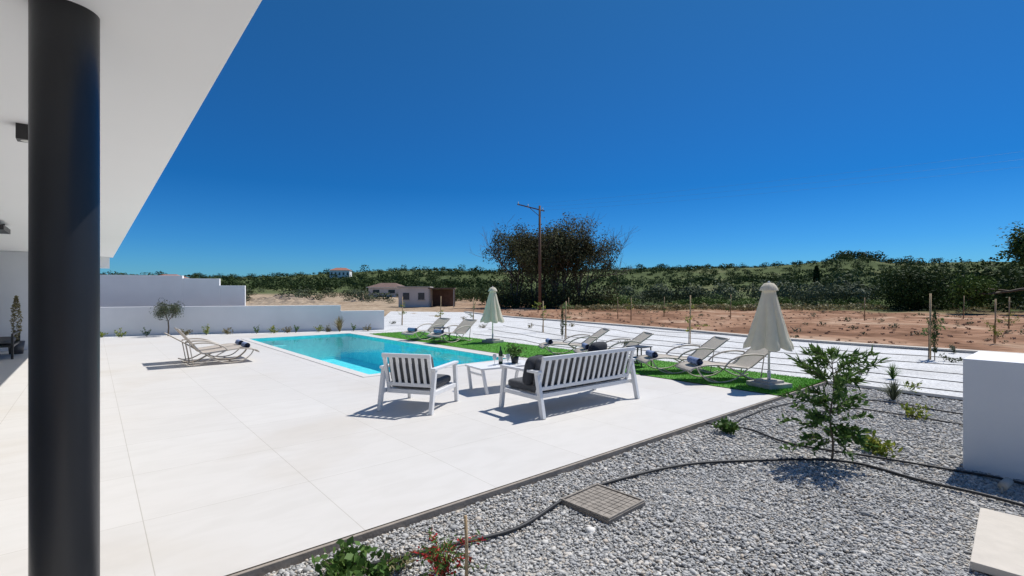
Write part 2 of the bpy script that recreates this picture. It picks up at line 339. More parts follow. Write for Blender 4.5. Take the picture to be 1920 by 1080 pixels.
ms=N(nt,'ShaderNodeMixShader'); L.new(fr.outputs[0],ms.inputs[0]); L.new(tp.outputs[0],ms.inputs[1]); L.new(gl.outputs[0],ms.inputs[2]); L.new(ms.outputs[0],nt.nodes['Material Output'].inputs['Surface'])
poly('pool_water',[(a,c_),(b_,c_),(b_,e_),(a,e_)],-0.06,m,SITE,TH)
# gravels
grey=gravel_mat('grey_gravel',42,[(0.0,(0.24,0.242,0.24)),(0.4,(0.36,0.36,0.355)),(0.7,(0.46,0.455,0.44)),(0.9,(0.53,0.49,0.43))],fac=0.4)
poly('grey_gravel',[(-8.2,-0.02),(-8.2,-14),(2.04,-14),(2.04,-0.02)],-0.065,grey,SITE,TH)
whiteg=gravel_mat('white_gravel',30,[(0.0,(0.56,0.56,0.56)),(0.5,(0.70,0.70,0.695)),(1.0,(0.80,0.80,0.79))],0.5,0.015,0.16,0.6,0.5)
q1=W(2.09,-13); q2=W(2.09,15.82); q3=W(-0.1,15.82); q4=W(-0.1,pf(-0.1))
edge=[(-5.9,22.9),(-8,30),(-11,45),(-4,43),(-0.5,35),(4,28),(7.5,22.5),(10,17.8),(13.3,13.9),(17,10),(22,4),(21,-8)]
poly('white_gravel',[q1,q2,q3,q4]+edge,-0.03,whiteg)
poly('planting_strip_gravel',[(-24,15.4),(-5.6,22.06),(-5.5,23.0),(-24,16.4)],-0.02,whiteg)
def spline(pts,n=8):
    pts=np.array(pts,float); P=np.vstack([2*pts[0]-pts[1],pts,2*pts[-1]-pts[-2]]); out=[]
    for i in range(1,len(P)-2):
        for t in np.linspace(0,1,n,endpoint=False):
            out.append(0.5*((2*P[i])+(-P[i-1]+P[i+1])*t+(2*P[i-1]-5*P[i]+4*P[i+1]-P[i+2])*t*t+(-P[i-1]+3*P[i]-3*P[i+1]+P[i+2])*t**3))
    out.append(P[-2]); return np.array(out)
sp=spline([(x,y) for x,y in edge[3:]]); mb=MB()
for i in range(len(sp)-1):
    d_=sp[i+1]-sp[i]; n_=np.array([-d_[1],d_[0]])/np.linalg.norm(d_)*0.16
    pp=[sp[i]-n_,sp[i+1]-n_,sp[i+1]+n_,sp[i]+n_]
    mb.add([(x,y,0.05) for x,y in pp]+[(x,y,-0.12) for x,y in pp],[[0,1,2,3],[0,4,5,1],[2,6,7,3]],'slab')
mb.build('garden_border_kerb')
# pebbles
t=(1+5**0.5)/2
ico=np.array([(-1,t,0),(1,t,0),(-1,-t,0),(1,-t,0),(0,-1,t),(0,1,t),(0,-1,-t),(0,1,-t),(t,0,-1),(t,0,1),(-t,0,-1),(-t,0,1)],float); ico/=np.linalg.norm(ico[0])
icf=np.array([(0,11,5),(0,5,1),(0,1,7),(0,7,10),(0,10,11),(1,5,9),(5,11,4),(11,10,2),(10,7,6),(7,1,8),(3,9,4),(3,4,2),(3,2,6),(3,6,8),(3,8,9),(4,9,5),(2,4,11),(6,2,10),(8,6,7),(9,8,1)])
def pebbles():
    n0=300000
    x=rng.uniform(-2.6,8.5,n0); y=rng.uniform(2.0,9.6,n0); q,p=toqp(x,y)
    ok=(p<-0.045)&(q<2.0)&(q>-8.1)&(y>0.55*x)
    far=y>4.9; ok&=~(far&(rng.uniform(size=n0)<0.55))
    x,y,far=x[ok],y[ok],far[ok]; n=len(x)
    s=rng.lognormal(math.log(0.0090),0.36,n)*np.where(far,1.3,1)
    v=ico[None]*(1+rng.normal(0,0.10,(n,12,1)))
    sc=np.stack([rng.uniform(0.9,1.5,n),rng.uniform(0.7,1.1,n),rng.uniform(0.45,0.75,n)],1)
    v=v*sc[:,None,:]*s[:,None,None]
    A=rng.uniform(0,2*np.pi,n); ca,sa=np.cos(A)[:,None],np.sin(A)[:,None]
    tl=rng.normal(0,0.30,n); ct,st=np.cos(tl)[:,None],np.sin(tl)[:,None]
    vy=v[:,:,1]*ct-v[:,:,2]*st; vz=v[:,:,1]*st+v[:,:,2]*ct
    vx=v[:,:,0]*ca-vy*sa; vy2=v[:,:,0]*sa+vy*ca
    und=0.010*np.sin(x*2.3+1)*np.cos(y*2.9)
    z=-0.060+rng.uniform(0,0.010,n)+und*0.7
    vv=np.stack([vx+x[:,None],vy2+y[:,None],vz+z[:,None]],-1).reshape(-1,3)
    ff=(icf[None]+12*np.arange(n)[:,None,None]).reshape(-1,3)
    me=bpy.data.meshes.new('gravel_pebbles'); me.vertices.add(len(vv)); me.vertices.foreach_set('co',vv.astype(np.float32).ravel())
    me.loops.add(ff.size); me.loops.foreach_set('vertex_index',ff.astype(np.int32).ravel())
    me.polygons.add(len(ff)); me.polygons.foreach_set('loop_start',np.arange(0,ff.size,3,dtype=np.int32)); me.polygons.foreach_set('loop_total',np.full(len(ff),3,dtype=np.int32))
    me.polygons.foreach_set('use_smooth',np.ones(len(ff),bool)); me.update(calc_edges=True)
    m,nt,b=mk('pebble_stone'); L=nt.links
    g=N(nt,'ShaderNodeNewGeometry')
    r=ramp(nt,[(0.0,(0.24,0.242,0.24)),(0.3,(0.36,0.36,0.353)),(0.6,(0.47,0.462,0.448)),(0.8,(0.56,0.54,0.50)),(0.92,(0.50,0.43,0.35)),(1.0,(0.70,0.69,0.66))]); L.new(g.outputs['Random Per Island'],r.inputs['Fac'])
    L.new(r.outputs['Color'],b.inputs['Base Color']); b.inputs['Roughness'].default_value=0.8
    me.materials.append(m); o=bpy.data.objects.new('gravel_pebbles',me); scene.collection.objects.link(o); print('pebbles',n)
pebbles()
# hoses
def hose(pts,r=0.012,z=-0.03,name='irrigation_hose',mt='hose'):
    s_=spline([(x,y,z) for x,y in pts],10); s_[:,2]+=0.006*np.sin(np.arange(len(s_))*0.35)
    mb=MB(); mb.tube(s_,r,mt,8); mb.build(name)
hose([(-2.3,2.2),(-1.19,3.0),(-.635,3.28),(0,3.62),(.445,4.14),(.93,4.56),(1.82,4.99),(2.70,5.13),(3.47,5.03),(3.81,4.49),(4.16,4.03),(4.5,3.4)],0.0145)
hose([(2.45,6.9),(2.6,6.55),(2.97,6.27),(3.19,5.71),(3.82,5.18),(4.36,4.80),(4.62,4.45),(5.2,3.6)],0.012)
hose([(2.9,6.5),(3.3,6.95),(3.85,7.4),(4.99,8.05),(5.87,7.85),(6.4,7.12),(7.2,6.2)],0.010)
hose([(4.3,7.1),(5.13,7.40),(5.54,6.96),(5.9,6.53),(6.6,5.8)],0.010)
for qq,p0,p1,w in [(2.75,-9,14,0.10),(3.9,-9,16,0.16),(5.1,-9,17,0.2),(6.6,-8.5,18,0.3),(8.4,-7,19,0.3),(10.6,-4,20,0.4)]:
    ph=rng.uniform(0,6); pts=[]
    for pp in np.arange(p0,p1,1.6):
        k=np.clip((pp-9)/8,0,1); pts.append(W(qq+k*qq*0.5+w*math.sin(pp*0.55+ph)+rng.normal(0,0.10),pp))
    hose(pts,0.008,-0.018,mt='hosefar')
# manhole cover
mb=MB(); mb.box((0,0,-0.04),(0.50,0.50,0.04),'coverframe')
for i in range(8):
    for j in range(8): mb.box((-0.193+0.0551*i,-0.193+0.0551*j,-0.018),(0.050,0.050,0.010),'cover')
for (x,y,a1,b1) in((0,0.236,0.49,0.018),(0,-0.236,0.49,0.018),(0.236,0,0.018,0.45),(-0.236,0,0.018,0.45)): mb.box((x,y,-0.014),(a1,b1,0.018),'cover')
mb.build('manhole_cover',(0.745,4.09,0),R(43),bevel=0.003)
mb=MB(); mb.box((-0.56,-0.4,-0.02),(1.12,0.8,0.05),'slab'); mb.build('paving_slab',(3.69,3.91,0.0),R(44.3),bevel=0.004)
mb=MB(); mb.box((0.5,-0.9,0.46),(1.0,1.8,1.16),'plaster'); mb.build('white_plinth_wall',(4.49,4.94,0),TH,bevel=0.006)
mb=MB(); mb.tube([(0,0,0.0),(0.10,0.02,0.04)],0.035,'concrete',16); mb.tube([(0,0,-0.06),(0,0,0.0)],0.008,'concrete'); mb.build('garden_spotlight',(4.28,4.33,0),R(10))
# ------------------------------------------------------------------ house
mb=MB(); CZ=2.9
mb.box((-12.15,6.35,CZ+0.2),(8.0,24.7,0.4),'ceiling'); mb.build('flat_roof_canopy',SITE,TH,bevel=0.01)
mb=MB(); mb.box((-9.0,18.5,CZ-0.19),(1.5,0.3,0.377),'plaster'); mb.build('roof_end_beam',SITE,TH)
mb=MB(); mb.box((-13.5,17.2,CZ/2-0.002),(7.6,0.3,CZ-0.01),'greywall'); mb.build('house_end_wall',SITE,TH)
mb=MB(); 
mb.box((-14.2,-4.5,CZ/2),(0.3,3.0,CZ-0.01),'plaster')
for i in range(5):
    p0=-3+4*i
    mb.box((-14.2,p0+0.4,CZ/2),(0.3,0.8,CZ-0.01),'plaster')
    mb.box((-14.2,p0+2.4,CZ-0.2),(0.3,3.199,0.38),'plaster')
    mb.box((-14.22,p0+2.4,1.24),(0.04,3.19,2.46),'blind')
    for k in range(3): mb.box((-14.17,p0+0.83+1.57*k,1.24),(0.06,0.06,2.46),'black')
mb.build('house_facade',SITE,TH)
cx,cy=-1.907,2.118
mb=MB(); mb.lathe([(0.114,-0.02),(0.114,CZ+0.02)],'column',n=96); mb.build('round_column',(cx,cy,0))
mb=MB(); mb.box((0,0,-0.055),(0.11,0.11,0.11),'black'); mb.lathe([(0.001,-0.112),(0.035,-0.112),(0.035,-0.108)],'polew',n=20); mb.build('ceiling_spotlight',(-3.50,3.58,CZ),TH,bevel=0.003)
mb=MB(); mb.box((0,0,-0.12),(0.14,0.9,0.08),'black'); mb.box((0,-0.3,-0.05),(0.03,0.03,0.1),'black'); mb.box((0,0.3,-0.05),(0.03,0.03,0.1),'black'); mb.build('patio_heater_bar',(-8.75,8.5,CZ),TH)
mb=MB()
for sx in(-.75,.75):
    for sy in(-.35,.35): mb.box((sx,sy,0.3),(0.05,0.05,0.6),'black')
mb.box((0,0,0.33),(1.55,0.75,0.05),'black'); mb.box((0,-.35,0.62),(1.55,0.04,0.05),'black'); mb.box((0,.35,0.72),(1.55,0.04,0.05),'black'); mb.pillow((0,0,0.43),(1.4,.65,.16),'cushion')
x,y=W(-10.6,15.2); mb.build('black_garden_sofa',(x,y,0),TH+R(90),bevel=0.003)
# ------------------------------------------------------------------ boundary walls
wd=np.array([0.9396,0.3417]); wa=math.atan2(wd[1],wd[0])
mb=MB()
def wseg(x0,x1,z,yoff=0.12,t=0.24): mb.box(((x0+x1)/2,yoff,(z-0.2)/2),(x1-x0,t,z+0.2),'plaster')
wseg(-20,-1.9,1.12); wseg(-1.897,0.0,0.86)
mb.build('low_garden_wall',(-5.9,22.9,0),wa,bevel=0.006)
mb=MB(); wseg(-20,-8.3,2.42); wseg(-8.297,-6.9,2.30); wseg(-6.897,-5.9,2.0); mb.build('boundary_wall',(-5.9-0.5,22.9+1.3,0),wa,bevel=0.006)
# ------------------------------------------------------------------ furniture
def seat(name,Wd,nsl,loc,rz,pillows=()):
    mb=MB(); h=Wd/2-0.03; w=0.055
    for s in(-1,1):
        x=s*h
        mb.beam((x,-0.46,0),(x,-0.335,0.60),w,0.065,'white')
        mb.beam((x,0.455,0),(x,0.375,0.60),w,0.065,'white')
        mb.box((x,0.02,0.615),(0.075,0.84,0.035),'white')
        mb.box((x,-0.01,0.27),(0.04,0.76,0.06),'white')
        xb=s*(h-0.055)
        mb.beam((xb,-0.27,0.26),(xb,-0.42,0.80),0.05,0.04,'white')
    mb.box((0,0.36,0.27),(Wd-0.13,0.04,0.07),'white'); mb.box((0,-0.30,0.27),(Wd-0.13,0.04,0.06),'white')
    xw=h-0.055
    mb.beam((-xw-0.03,-0.425,0.80),(xw+0.03,-0.425,0.80),0.055,0.045,'white',side=(0,0,1))
    mb.beam((-xw,-0.31,0.37),(xw,-0.31,0.37),0.05,0.035,'white',side=(0,0,1))
    for i in range(nsl):
        x=-xw+(i+1)*2*xw/(nsl+1)
        mb.beam((x,-0.313,0.38),(x,-0.422,0.785),0.045,0.018,'white')
    for i in range(10):
        y=-0.26+i*0.066; mb.box((0,y,0.285),(Wd-0.14,0.04,0.012),'white')
    ns=1 if Wd<1.2 else 3; cwid=(Wd-0.16)/ns
    for i in range(ns):
        x=-(Wd-0.16)/2+cwid*(i+0.5)
        mb.pillow((x,0.06,0.365),(cwid-0.01,0.70,0.135),'cushion',e=0.18,ez=0.45,puff=0.12)
        mb.pillow((x,-0.25,0.59),(cwid-0.015,0.42,0.15),'cushion',rot=rotx(R(90+15)),e=0.22,ez=0.5,puff=0.25)
    for (x,y,z,a,tl) in pillows:
        mb.pillow((x,y,z),(0.42,0.42,0.15),'cushion_dark',rot=rotz(a)@rotx(R(tl)),e=0.45,ez=0.75,puff=0.2)
    return mb.build(name,loc,rz,bevel=0.004)
bl=np.array([-1.93,7.12]); brr=np.array([-1.096,6.87]); mid=(bl+brr)/2; f=np.array([0.287,0.958])
cc=mid+f*0.46
seat('garden_armchair',0.87,6,(cc[0],cc[1],0),math.atan2(f[1],f[0])-R(90))
bl=np.array([0.391,6.615]); br2=np.array([2.03,7.945]); mid=(bl+br2)/2; dd=(br2-bl)/np.linalg.norm(br2-bl); f=np.array([-dd[1],dd[0]]); cc=mid+f*0.46
seat('garden_sofa',2.10,15,(cc[0],cc[1],0),math.atan2(f[1],f[0])-R(90),pillows=[(0.45,-0.10,0.72,0.1,108),(-0.86,-0.10,0.60,0.2,103)])
mb=MB()
mb.box((0,0,0.42),(1.15,0.6,0.03),'white')
for sx in(-1,1):
    for sy in(-1,1): mb.beam((sx*0.53,sy*0.26,0.405),(sx*0.46,sy*0.29,0.0),0.05,0.04,'white')
    mb.box((sx*0.49,0,0.30),(0.03,0.5,0.03),'white')
TX,TY=-0.18,8.75
mb.build('coffee_table',(TX,TY,0),TH-R(8),bevel=0.004)
mb=MB(); mb.lathe([(0.001,0),(0.037,0.001),(0.038,0.18),(0.033,0.21),(0.014,0.25),(0.013,0.31),(0.001,0.312)],'glass',n=24); mb.lathe([(0.0385,0.05),(0.0385,0.14)],'label',n=24); mb.build('wine_bottle',(-0.20,8.75,0.436))
for i,(dx,dy) in enumerate([(-0.30,8.58),(-0.07,8.62)]):
    mb=MB(); mb.lathe([(0.001,0),(0.032,0.001),(0.033,0.004),(0.004,0.01),(0.004,0.08),(0.03,0.11),(0.036,0.15),(0.03,0.19)],'clearg',n=20); mb.build('wine_glass',(dx,dy,0.436))
mb=MB(); mb.lathe([(0.001,0),(0.055,0.001),(0.075,0.12),(0.065,0.12),(0.06,0.10),(0.001,0.10)],'pot',n=24)
pt=rng.normal(size=(300,3))*[0.085,0.085,0.055]+[0,0,0.21]; mb.leaves(pt,0.055,0.03,'l_green',rng.uniform(0,1,300))
for k in range(9):
    a_=k*0.7; mb.tube([(0,0,0.1),(0.04*math.cos(a_),0.04*math.sin(a_),0.16),(0.09*math.cos(a_),0.09*math.sin(a_),0.22)],0.003,'bark',5)
mb.build('potted_plant',(0.05,8.85,0.436))
def lounger(foot,direc,hz=0.68,L=1.0,towel=True):
    mb=MB()
    by=1.22+math.sqrt(max(0.05,0.72**2-(hz-0.30)**2))
    pr=spline([(0,0,.22),(0,.10,.29),(0,.42,.335),(0,.8,.30),(0,1.12,.27),(0,1.24,.305),(0,(1.22+by)/2,(.3+hz)/2+0.0),(0,by,hz)],6)
    for s in(-1,1):
        q=pr.copy(); q[:,0]=s*0.30; mb.tube(q,0.016,'taupe',8)
        ox=[s*0.32,0,0]
        mb.tube(spline([(0,.12,.30),(0,.20,.17),(0,.36,.05),(0,.56,.016),(0,.78,.04),(0,.98,.13),(0,1.14,.27)])+ox,0.014,'taupe',8)
        mb.tube(spline([(0,.74,.30),(0,1.02,.15),(0,1.24,.04),(0,1.42,.016),(0,1.54,.05)])+ox,0.014,'taupe',8)
        mb.tube(spline([(0,.68,.31),(0,.80,.42),(0,1.02,.50),(0,1.25,.52),(0,1.46,.50)])+ox,0.017,'taupe',8)
        mb.tube(np.array([(0,1.46,.50),(0,1.38,.02)])+ox,0.011,'taupe',6)
    for (y,z) in((.02,.235),(.56,.016),(1.42,.016),(by-0.01,hz-0.01)): mb.tube([(-0.31,y,z),(0.31,y,z)],0.013,'taupe',8)
    xs=np.linspace(-0.29,0.29,9); G=[]
    for p_ in pr:
        for x in xs: G.append((x,p_[1],p_[2]+0.004-0.02*(1-(x/0.29)**2)))
    f_=[[i*9+j,i*9+j+1,(i+1)*9+j+1,(i+1)*9+j] for i in range(len(pr)-1) for j in range(8)]
    mb.add(G,f_,'sling',0.5,True)
    if towel:
        th=np.linspace(0,5*2*np.pi,90); r=0.012+0.060*th/th[-1]; xs=np.linspace(-0.19,0.19,6); G=[]
        for x in xs:
            for a_,rr in zip(th,r): G.append((x+0.01*(rr/0.07),0.24+rr*math.cos(a_),0.385+rr*math.sin(a_)))
        n=len(th); f_=[[i*n+j,i*n+j+1,(i+1)*n+j+1,(i+1)*n+j] for i in range(5) for j in range(n-1)]
        mb.add(G,f_,'towel',0.5,True)
    d=np.array(direc,float); d/=np.linalg.norm(d)
    return mb.build('sun_lounger',(foot[0],foot[1],0.012),math.atan2(d[1],d[0])-R(90))
lounger((-6.42,12.45),(-.76,-.645),0.86)
lounger((-6.90,13.05),(-.76,-.645),0.70)
lounger((3.25,9.45),(1.6,0.20),0.72)
lounger((2.72,10.5),(1.6,0.15),0.72)
lounger((1.55,12.0),(1.6,0.15),0.70)
lounger((0.75,13.2),(1.6,0.2),0.70)
lounger((-2.6,16.35),(.72,0.9),0.72)
lounger((-3.65,17.2),(.72,0.9),0.72)
def sidetable(x,y):
    mb=MB(); mb.box((0,0,0.45),(0.42,0.42,0.02),'black')
    for sx in(-1,1):
        for sy in(-1,1): mb.beam((sx*.18,sy*.18,.44),(sx*.19,sy*.19,0),0.022,0.022,'black')
    mb.box((0,0,0.2),(0.36,0.36,0.012),'black'); mb.build('side_table',(x,y,0.012),TH,bevel=0.002)
sidetable(2.9,11.3); sidetable(-2.45,17.3)
def parasol(x,y,rz=0):
    mb=MB()
    mb.box((0,0,0.04),(0.52,0.52,0.08),'concrete'); mb.box((0,0,0.10),(0.34,0.34,0.05),'concrete')
    mb.tube([(0,0,0.1),(0,0,0.28)],0.028,'polew',16); mb.tube([(0,0,0.12),(0,0,1.84)],0.019,'polew',16)
    prof=[(0.02,1.86),(0.08,1.845),(0.125,1.79),(0.15,1.73),(0.152,1.715),(0.11,1.715),(0.115,1.66),(0.15,1.5),(0.19,1.3),(0.235,1.1),(0.285,0.92),(0.335,0.80),(0.345,0.76),(0.35,0.70)]
    n=96; th=np.arange(n)*2*np.pi/n; Vv=[]
    for (r,z) in prof:
        k=min(1,max(0,(1.72-z)/0.6)); amp=0.02+0.16*k
        fold=np.abs(np.cos(4*th+0.3*np.sin(th)))**0.7*2-1
        rr=r*(1+amp*fold+0.03*k*np.sin(3*th+1)); zz=z-0.03*k*fold*(1 if z<0.95 else 0)
        Vv.append(np.stack([rr*np.cos(th+0.25*k*0.4),rr*np.sin(th+0.25*k*0.4),zz],1))
    f_=[[i*n+j,(i+1)*n+j,(i+1)*n+(j+1)%n,i*n+(j+1)%n] for i in range(len(prof)-1) for j in range(n)]
    mb.add(np.concatenate(Vv),f_,'canvas',0.5,True)
    mb.lathe([(0.001,1.89),(0.02,1.88),(0.022,1.86),(0.018,1.85)],'polew',n=16)
    for k in range(8):
        a_=k*math.pi/4+0.2; mb.tube([(0.02*math.cos(a_),0.02*math.sin(a_),1.8),(0.25*math.cos(a_),0.25*math.sin(a_),0.74)],0.006,'polew',6)
    mb.build('closed_parasol',(x,y,0.012),rz)
parasol(4.6,8.88,R(20)); parasol(-0.65,16.7,R(50))
# ------------------------------------------------------------------ plants
def grow(mb,base,d,L,r,depth,spread,tips,mat='bark',nch=3,up=0.25,shrink=0.7,nseg=6):
    d=np.array(d,float); d/=np.linalg.norm(d); p=np.array(base,float); pts=[p.copy()]
    for i in range(3):
        d=d+rng.normal(0,0.12,3)+[0,0,up*0.3]; d/=np.linalg.norm(d); p=p+d*L/3; pts.append(p.copy())
    mb.tube(pts,np.linspace(r,r*0.62,4),mat,nseg,cap=False)
    if depth<=1: tips.append((pts[-2],d)); tips.append((pts[-1],d))
    if depth==0: return
    for k in range(nch):
        dd=d+rng.normal(0,spread,3); dd[2]+=up; grow(mb,pts[-1] if k<nch-1 else pts[2],dd,L*shrink*rng.uniform(0.75,1.2),r*0.6,depth-1,spread,tips,mat,nch,up,shrink,max(4,nseg-1))
def tree(name,x,y,h,leaf,nl,ll,lw,spread=0.6,stems=1,depth=4,cl=0.5,z=None,up=0.2,nch=3,rt=None,shrink=0.72):
    mb=MB(); z0=float(height(x,y)) if z is None else z
    tips=[]; L=h*0.30
    for s in range(stems):
        a_=2*math.pi*s/stems+rng.uniform(0,1); tl=0.0 if stems==1 else 0.45
        grow(mb,(0,0,-0.05),(tl*math.cos(a_)+rng.normal(0,.05),tl*math.sin(a_)+rng.normal(0,.05),1),L,(rt or h*0.028),depth,spread,tips,up=up,nch=nch,shrink=shrink)
    P=np.array([t_[0] for t_ in tips]); k=rng.integers(0,len(P),nl)
    pp=P[k]+rng.normal(0,cl,(nl,3)); tt=rng.uniform(0,1,len(P))
    pp[:,2]=np.maximum(pp[:,2],0.08*h); c=P.mean(0)
    nv=pp-c; nv/=np.linalg.norm(nv,axis=1)[:,None]
    mb.leaves(pp,ll,lw,leaf,tt[k],nrm=nv+[0,0,0.4],nn=0.6)
    return mb.build(name,(x,y,z0))
def bigtree():
    mb=MB(); tips=[]
    for (bx,by) in((-3.4,0),(-1.4,0.4),(1.6,0.5),(0.3,-0.6),(4.0,0)):
        for s in range(3):
            a_=rng.uniform(0,6.28); grow(mb,(bx,by,-0.1),(0.35*math.cos(a_)+bx*0.05,0.35*math.sin(a_),1.2),3.0,0.13,5,0.48,tips,mat='barkg',up=0.18,nch=3,shrink=0.76,nseg=5)
    P=np.array([t_[0] for t_ in tips]); tt=rng.uniform(0,1,len(P))
    c=np.array([0.5,0,5.2]); rad_=np.array([7.8,5.5,5.9]); rr=(((P-c)/rad_)**2).sum(1)
    noise=np.sin(P[:,0]*1.7+P[:,2]*0.9)*np.cos(P[:,2]*1.6-P[:,0]*0.6+P[:,1]*1.3)
    sel=np.where((rr<1.25)&(noise>-0.72))[0]; n=46000; k=sel[rng.integers(0,len(sel),n)]
    pp=P[k]+rng.normal(0,0.42,(n,3))
    lump=1+0.13*np.sin(pp[:,0]*1.1+2)*np.cos(pp[:,2]*1.3)
    ok=(((pp-c)/rad_)**2).sum(1)<1.12*lump; ok&=pp[:,2]>0.3; pp=pp[ok];k=k[ok]
    tcol=np.clip(0.3+0.45*tt[k]+0.3*np.sin(pp[:,0]*0.9)*np.cos(pp[:,2]*0.8),0,1)
    nv=(pp-c)/rad_; mb.leaves(pp,0.25,0.14,'l_brown',tcol,nrm=nv+[0.2,-0.1,0.4],nn=0.6)
    n=5500; q_=np.stack([rng.uniform(-6.5,8,n),rng.uniform(-3,2,n),np.abs(rng.normal(0,1.2,n))+0.1],1); mb.leaves(q_,0.28,0.15,'l_brown',rng.uniform(0,0.7,n))
    mb.build('large_roadside_tree',(4.1,58,-0.1))
bigtree()
mb=MB(); mb.tube([(0,0,-0.2),(0,0,10.6)],[0.17,0.11],'polewood',12)
mb.beam((-2.3,0,10.75),(0.5,0,10.05),0.1,0.1,'polewood',side=(0,1,0)); mb.beam((-1.0,0,10.35),(0,0,9.5),0.05,0.05,'polewood',side=(0,1,0))
for k in(-2.2,-1.2,0.3): mb.tube([(k,0,10.1-(k)*0.25),(k,0,10.45-(k)*0.25)],[0.06,0.04],'clearg',8)
mb.build('utility_pole',(2.85,51,0))
mb=MB()
for k in range(3):
    a_=np.array([2.85-2.2+1.0*k,51,10.7-0.3*k]); b2=np.array([60,-6+1.0*k,9.9-0.25*k]); tt=np.linspace(0,1,40)[:,None]
    pts=a_+(b2-a_)*tt; pts[:,2]-=(4*1.3*tt*(1-tt))[:,0]; mb.tube(pts,0.0035,'wire',5)
mb.build('power_lines')
# far masses -------------------------------------------------------
def mass(name,cx_,cy_,rad_,hgt,leaf,nper,ls,tvar=None,nn=0.45):
    n=len(cx_); cz=height(cx_,cy_)
    T=rng.uniform(0,1,n) if tvar is None else tvar
    k=np.repeat(np.arange(n),nper); m_=len(k)
    dirs=rng.normal(size=(m_,3)); dirs/=np.linalg.norm(dirs,axis=1)[:,None]
    lob=1+0.28*np.sin(dirs[:,0]*4+k*1.7)*np.cos(dirs[:,1]*5+k*2.3)+0.18*np.sin(dirs[:,2]*7+k)
    rr=rng.uniform(0.55,1.0,m_)**0.5*lob
    p=dirs*rr[:,None]; p[:,0]*=rad_[k]; p[:,1]*=rad_[k]; p[:,2]=(p[:,2]*0.5+0.5)*hgt[k]
    p+=np.stack([cx_[k],cy_[k],cz[k]],1)
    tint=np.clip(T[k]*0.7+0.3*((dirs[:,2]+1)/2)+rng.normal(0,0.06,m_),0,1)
    mb=MB(); s=(ls*rad_)[k]; mb.leaves(p,s,s*0.65,leaf,tint,nrm=dirs,nn=nn)
    mb.build(name)
n=4300; D=110+320*rng.uniform(0,1,n)**0.85; A=rng.uniform(R(-56),R(56),n); x=D*np.sin(A); y=D*np.cos(A)
keep=(D>scrubstart(np.tan(A))+8)&((np.sin(x*0.06+2)*np.cos(y*0.045)+rng.normal(0,0.5,n))>-0.55); x,y,D=x[keep],y[keep],D[keep]
r_=rng.uniform(0.8,1.9,len(x))*np.where(rng.uniform(size=len(x))<0.10,1.7,1)
cl_=np.clip(0.5+0.4*np.sin(x*0.05+1)*np.cos(y*0.04)+rng.normal(0,0.25,len(x)),0,1)
mass('hillside_scrub',x,y,r_,r_*rng.uniform(0.7,1.1,len(x)),'l_scrub',34,0.42,tvar=cl_,nn=0.3)
n=520; D=rng.uniform(115,400,n); A=rng.uniform(R(-50),R(54),n); x=D*np.sin(A); y=D*np.cos(A); r_=rng.uniform(1.2,2.8,n)
mass('hillside_trees',x,y,r_,r_*rng.uniform(1.1,1.6,n),'l_dark',90,0.3,tvar=rng.uniform(0.1,0.9,n),nn=0.3)
n=70; az_=rng.uniform(-0.95,1.1,n); D=rng.uniform(370,430,n); y=D*0.95; x=az_*y
r_=rng.uniform(1.5,3.6,n); mass('crest_trees',x,y,r_,r_*rng.uniform(1.2,1.8,n),'l_dark',110,0.30,nn=0.3)
n=11; az_=rng.uniform(0.64,0.74,n); D=rng.uniform(385,400,n); y=D*0.95; r_=rng.uniform(3.5,6,n); mass('hilltop_trees',az_*y,y,r_,r_*1.3,'l_dark',260,0.24,nn=0.4)
xs=[];ys=[];rs=[];hs=[]
for i in range(88):
    a_=rng.uniform(0.16,1.12); D=rng.uniform(60,92); xs.append(a_*D); ys.append(D+rng.normal(0,1)); r0=rng.uniform(0.9,2.0)*(1+0.25*(a_>0.65)); rs.append(r0); hs.append(r0*rng.uniform(1.35,1.9))
mass('olive_grove',np.array(xs),np.array(ys),np.array(rs),np.array(hs),'l_grove',420,0.19,nn=0.35)
n=130; az_=rng.uniform(-0.02,1.15,n); D=rng.uniform(55,62,n); r_=rng.uniform(0.4,1.1,n)
mass('field_hedge',az_*D,D,r_,r_*rng.uniform(0.9,1.4,n),'l_hedge' ,200,0.20)
n=18; az_=rng.uniform(0.78,1.2,n); D=rng.uniform(46,58,n); r_=rng.uniform(1.6,2.9,n)
mass('dark_tree_belt',az_*D,D,r_,r_*rng.uniform(1.5,2.2,n),'l_dark',1300,0.13,nn=0.6,tvar=rng.uniform(0.2,1,n))
n=80; az_=rng.uniform(-0.85,-0.05,n); D=rng.uniform(130,230,n); r_=rng.uniform(1.4,3.0,n)
mass('distant_tree_belt',az_*D,D,r_,r_*rng.uniform(0.9,1.4,n),'l_dark',160,0.22,tvar=rng.uniform(0.3,1,n),nn=0.4)
n=75; az_=rng.uniform(-0.58,-0.10,n); D=rng.uniform(78,125,n); r_=rng.uniform(0.5,1.7,n)
mass('plot_bushes',az_*D,D,r_,r_*rng.uniform(0.8,1.3,n),'l_grove',160,0.22,nn=0.4)
n=45; az_=rng.uniform(-0.14,0.12,n); D=rng.uniform(70,100,n); r_=rng.uniform(1.2,2.0,n)
mass('thicket',az_*D,D,r_,r_*rng.uniform(1.0,1.6,n),'l_scrub',260,0.2)
mb=MB(); mb.tube([(0,0,-0.2),(0,0,5)],[0.2,0.05],'bark',6); n=1500; z=rng.uniform(0,1,n)**1.2; rr=0.75*np.sqrt(np.clip(np.sin((z*0.9+0.08)*math.pi),0,1))*rng.uniform(0.6,1,n); th=rng.uniform(0,6.28,n)
mb.leaves(np.stack([rr*np.cos(th),rr*np.sin(th),0.4+z*5.0],1),0.4,0.2,'l_dark',rng.uniform(0,0.4,n)); xx,yy=0.614*120,120; mb.build('cypress_tree',(xx,yy,float(height(xx,yy))))
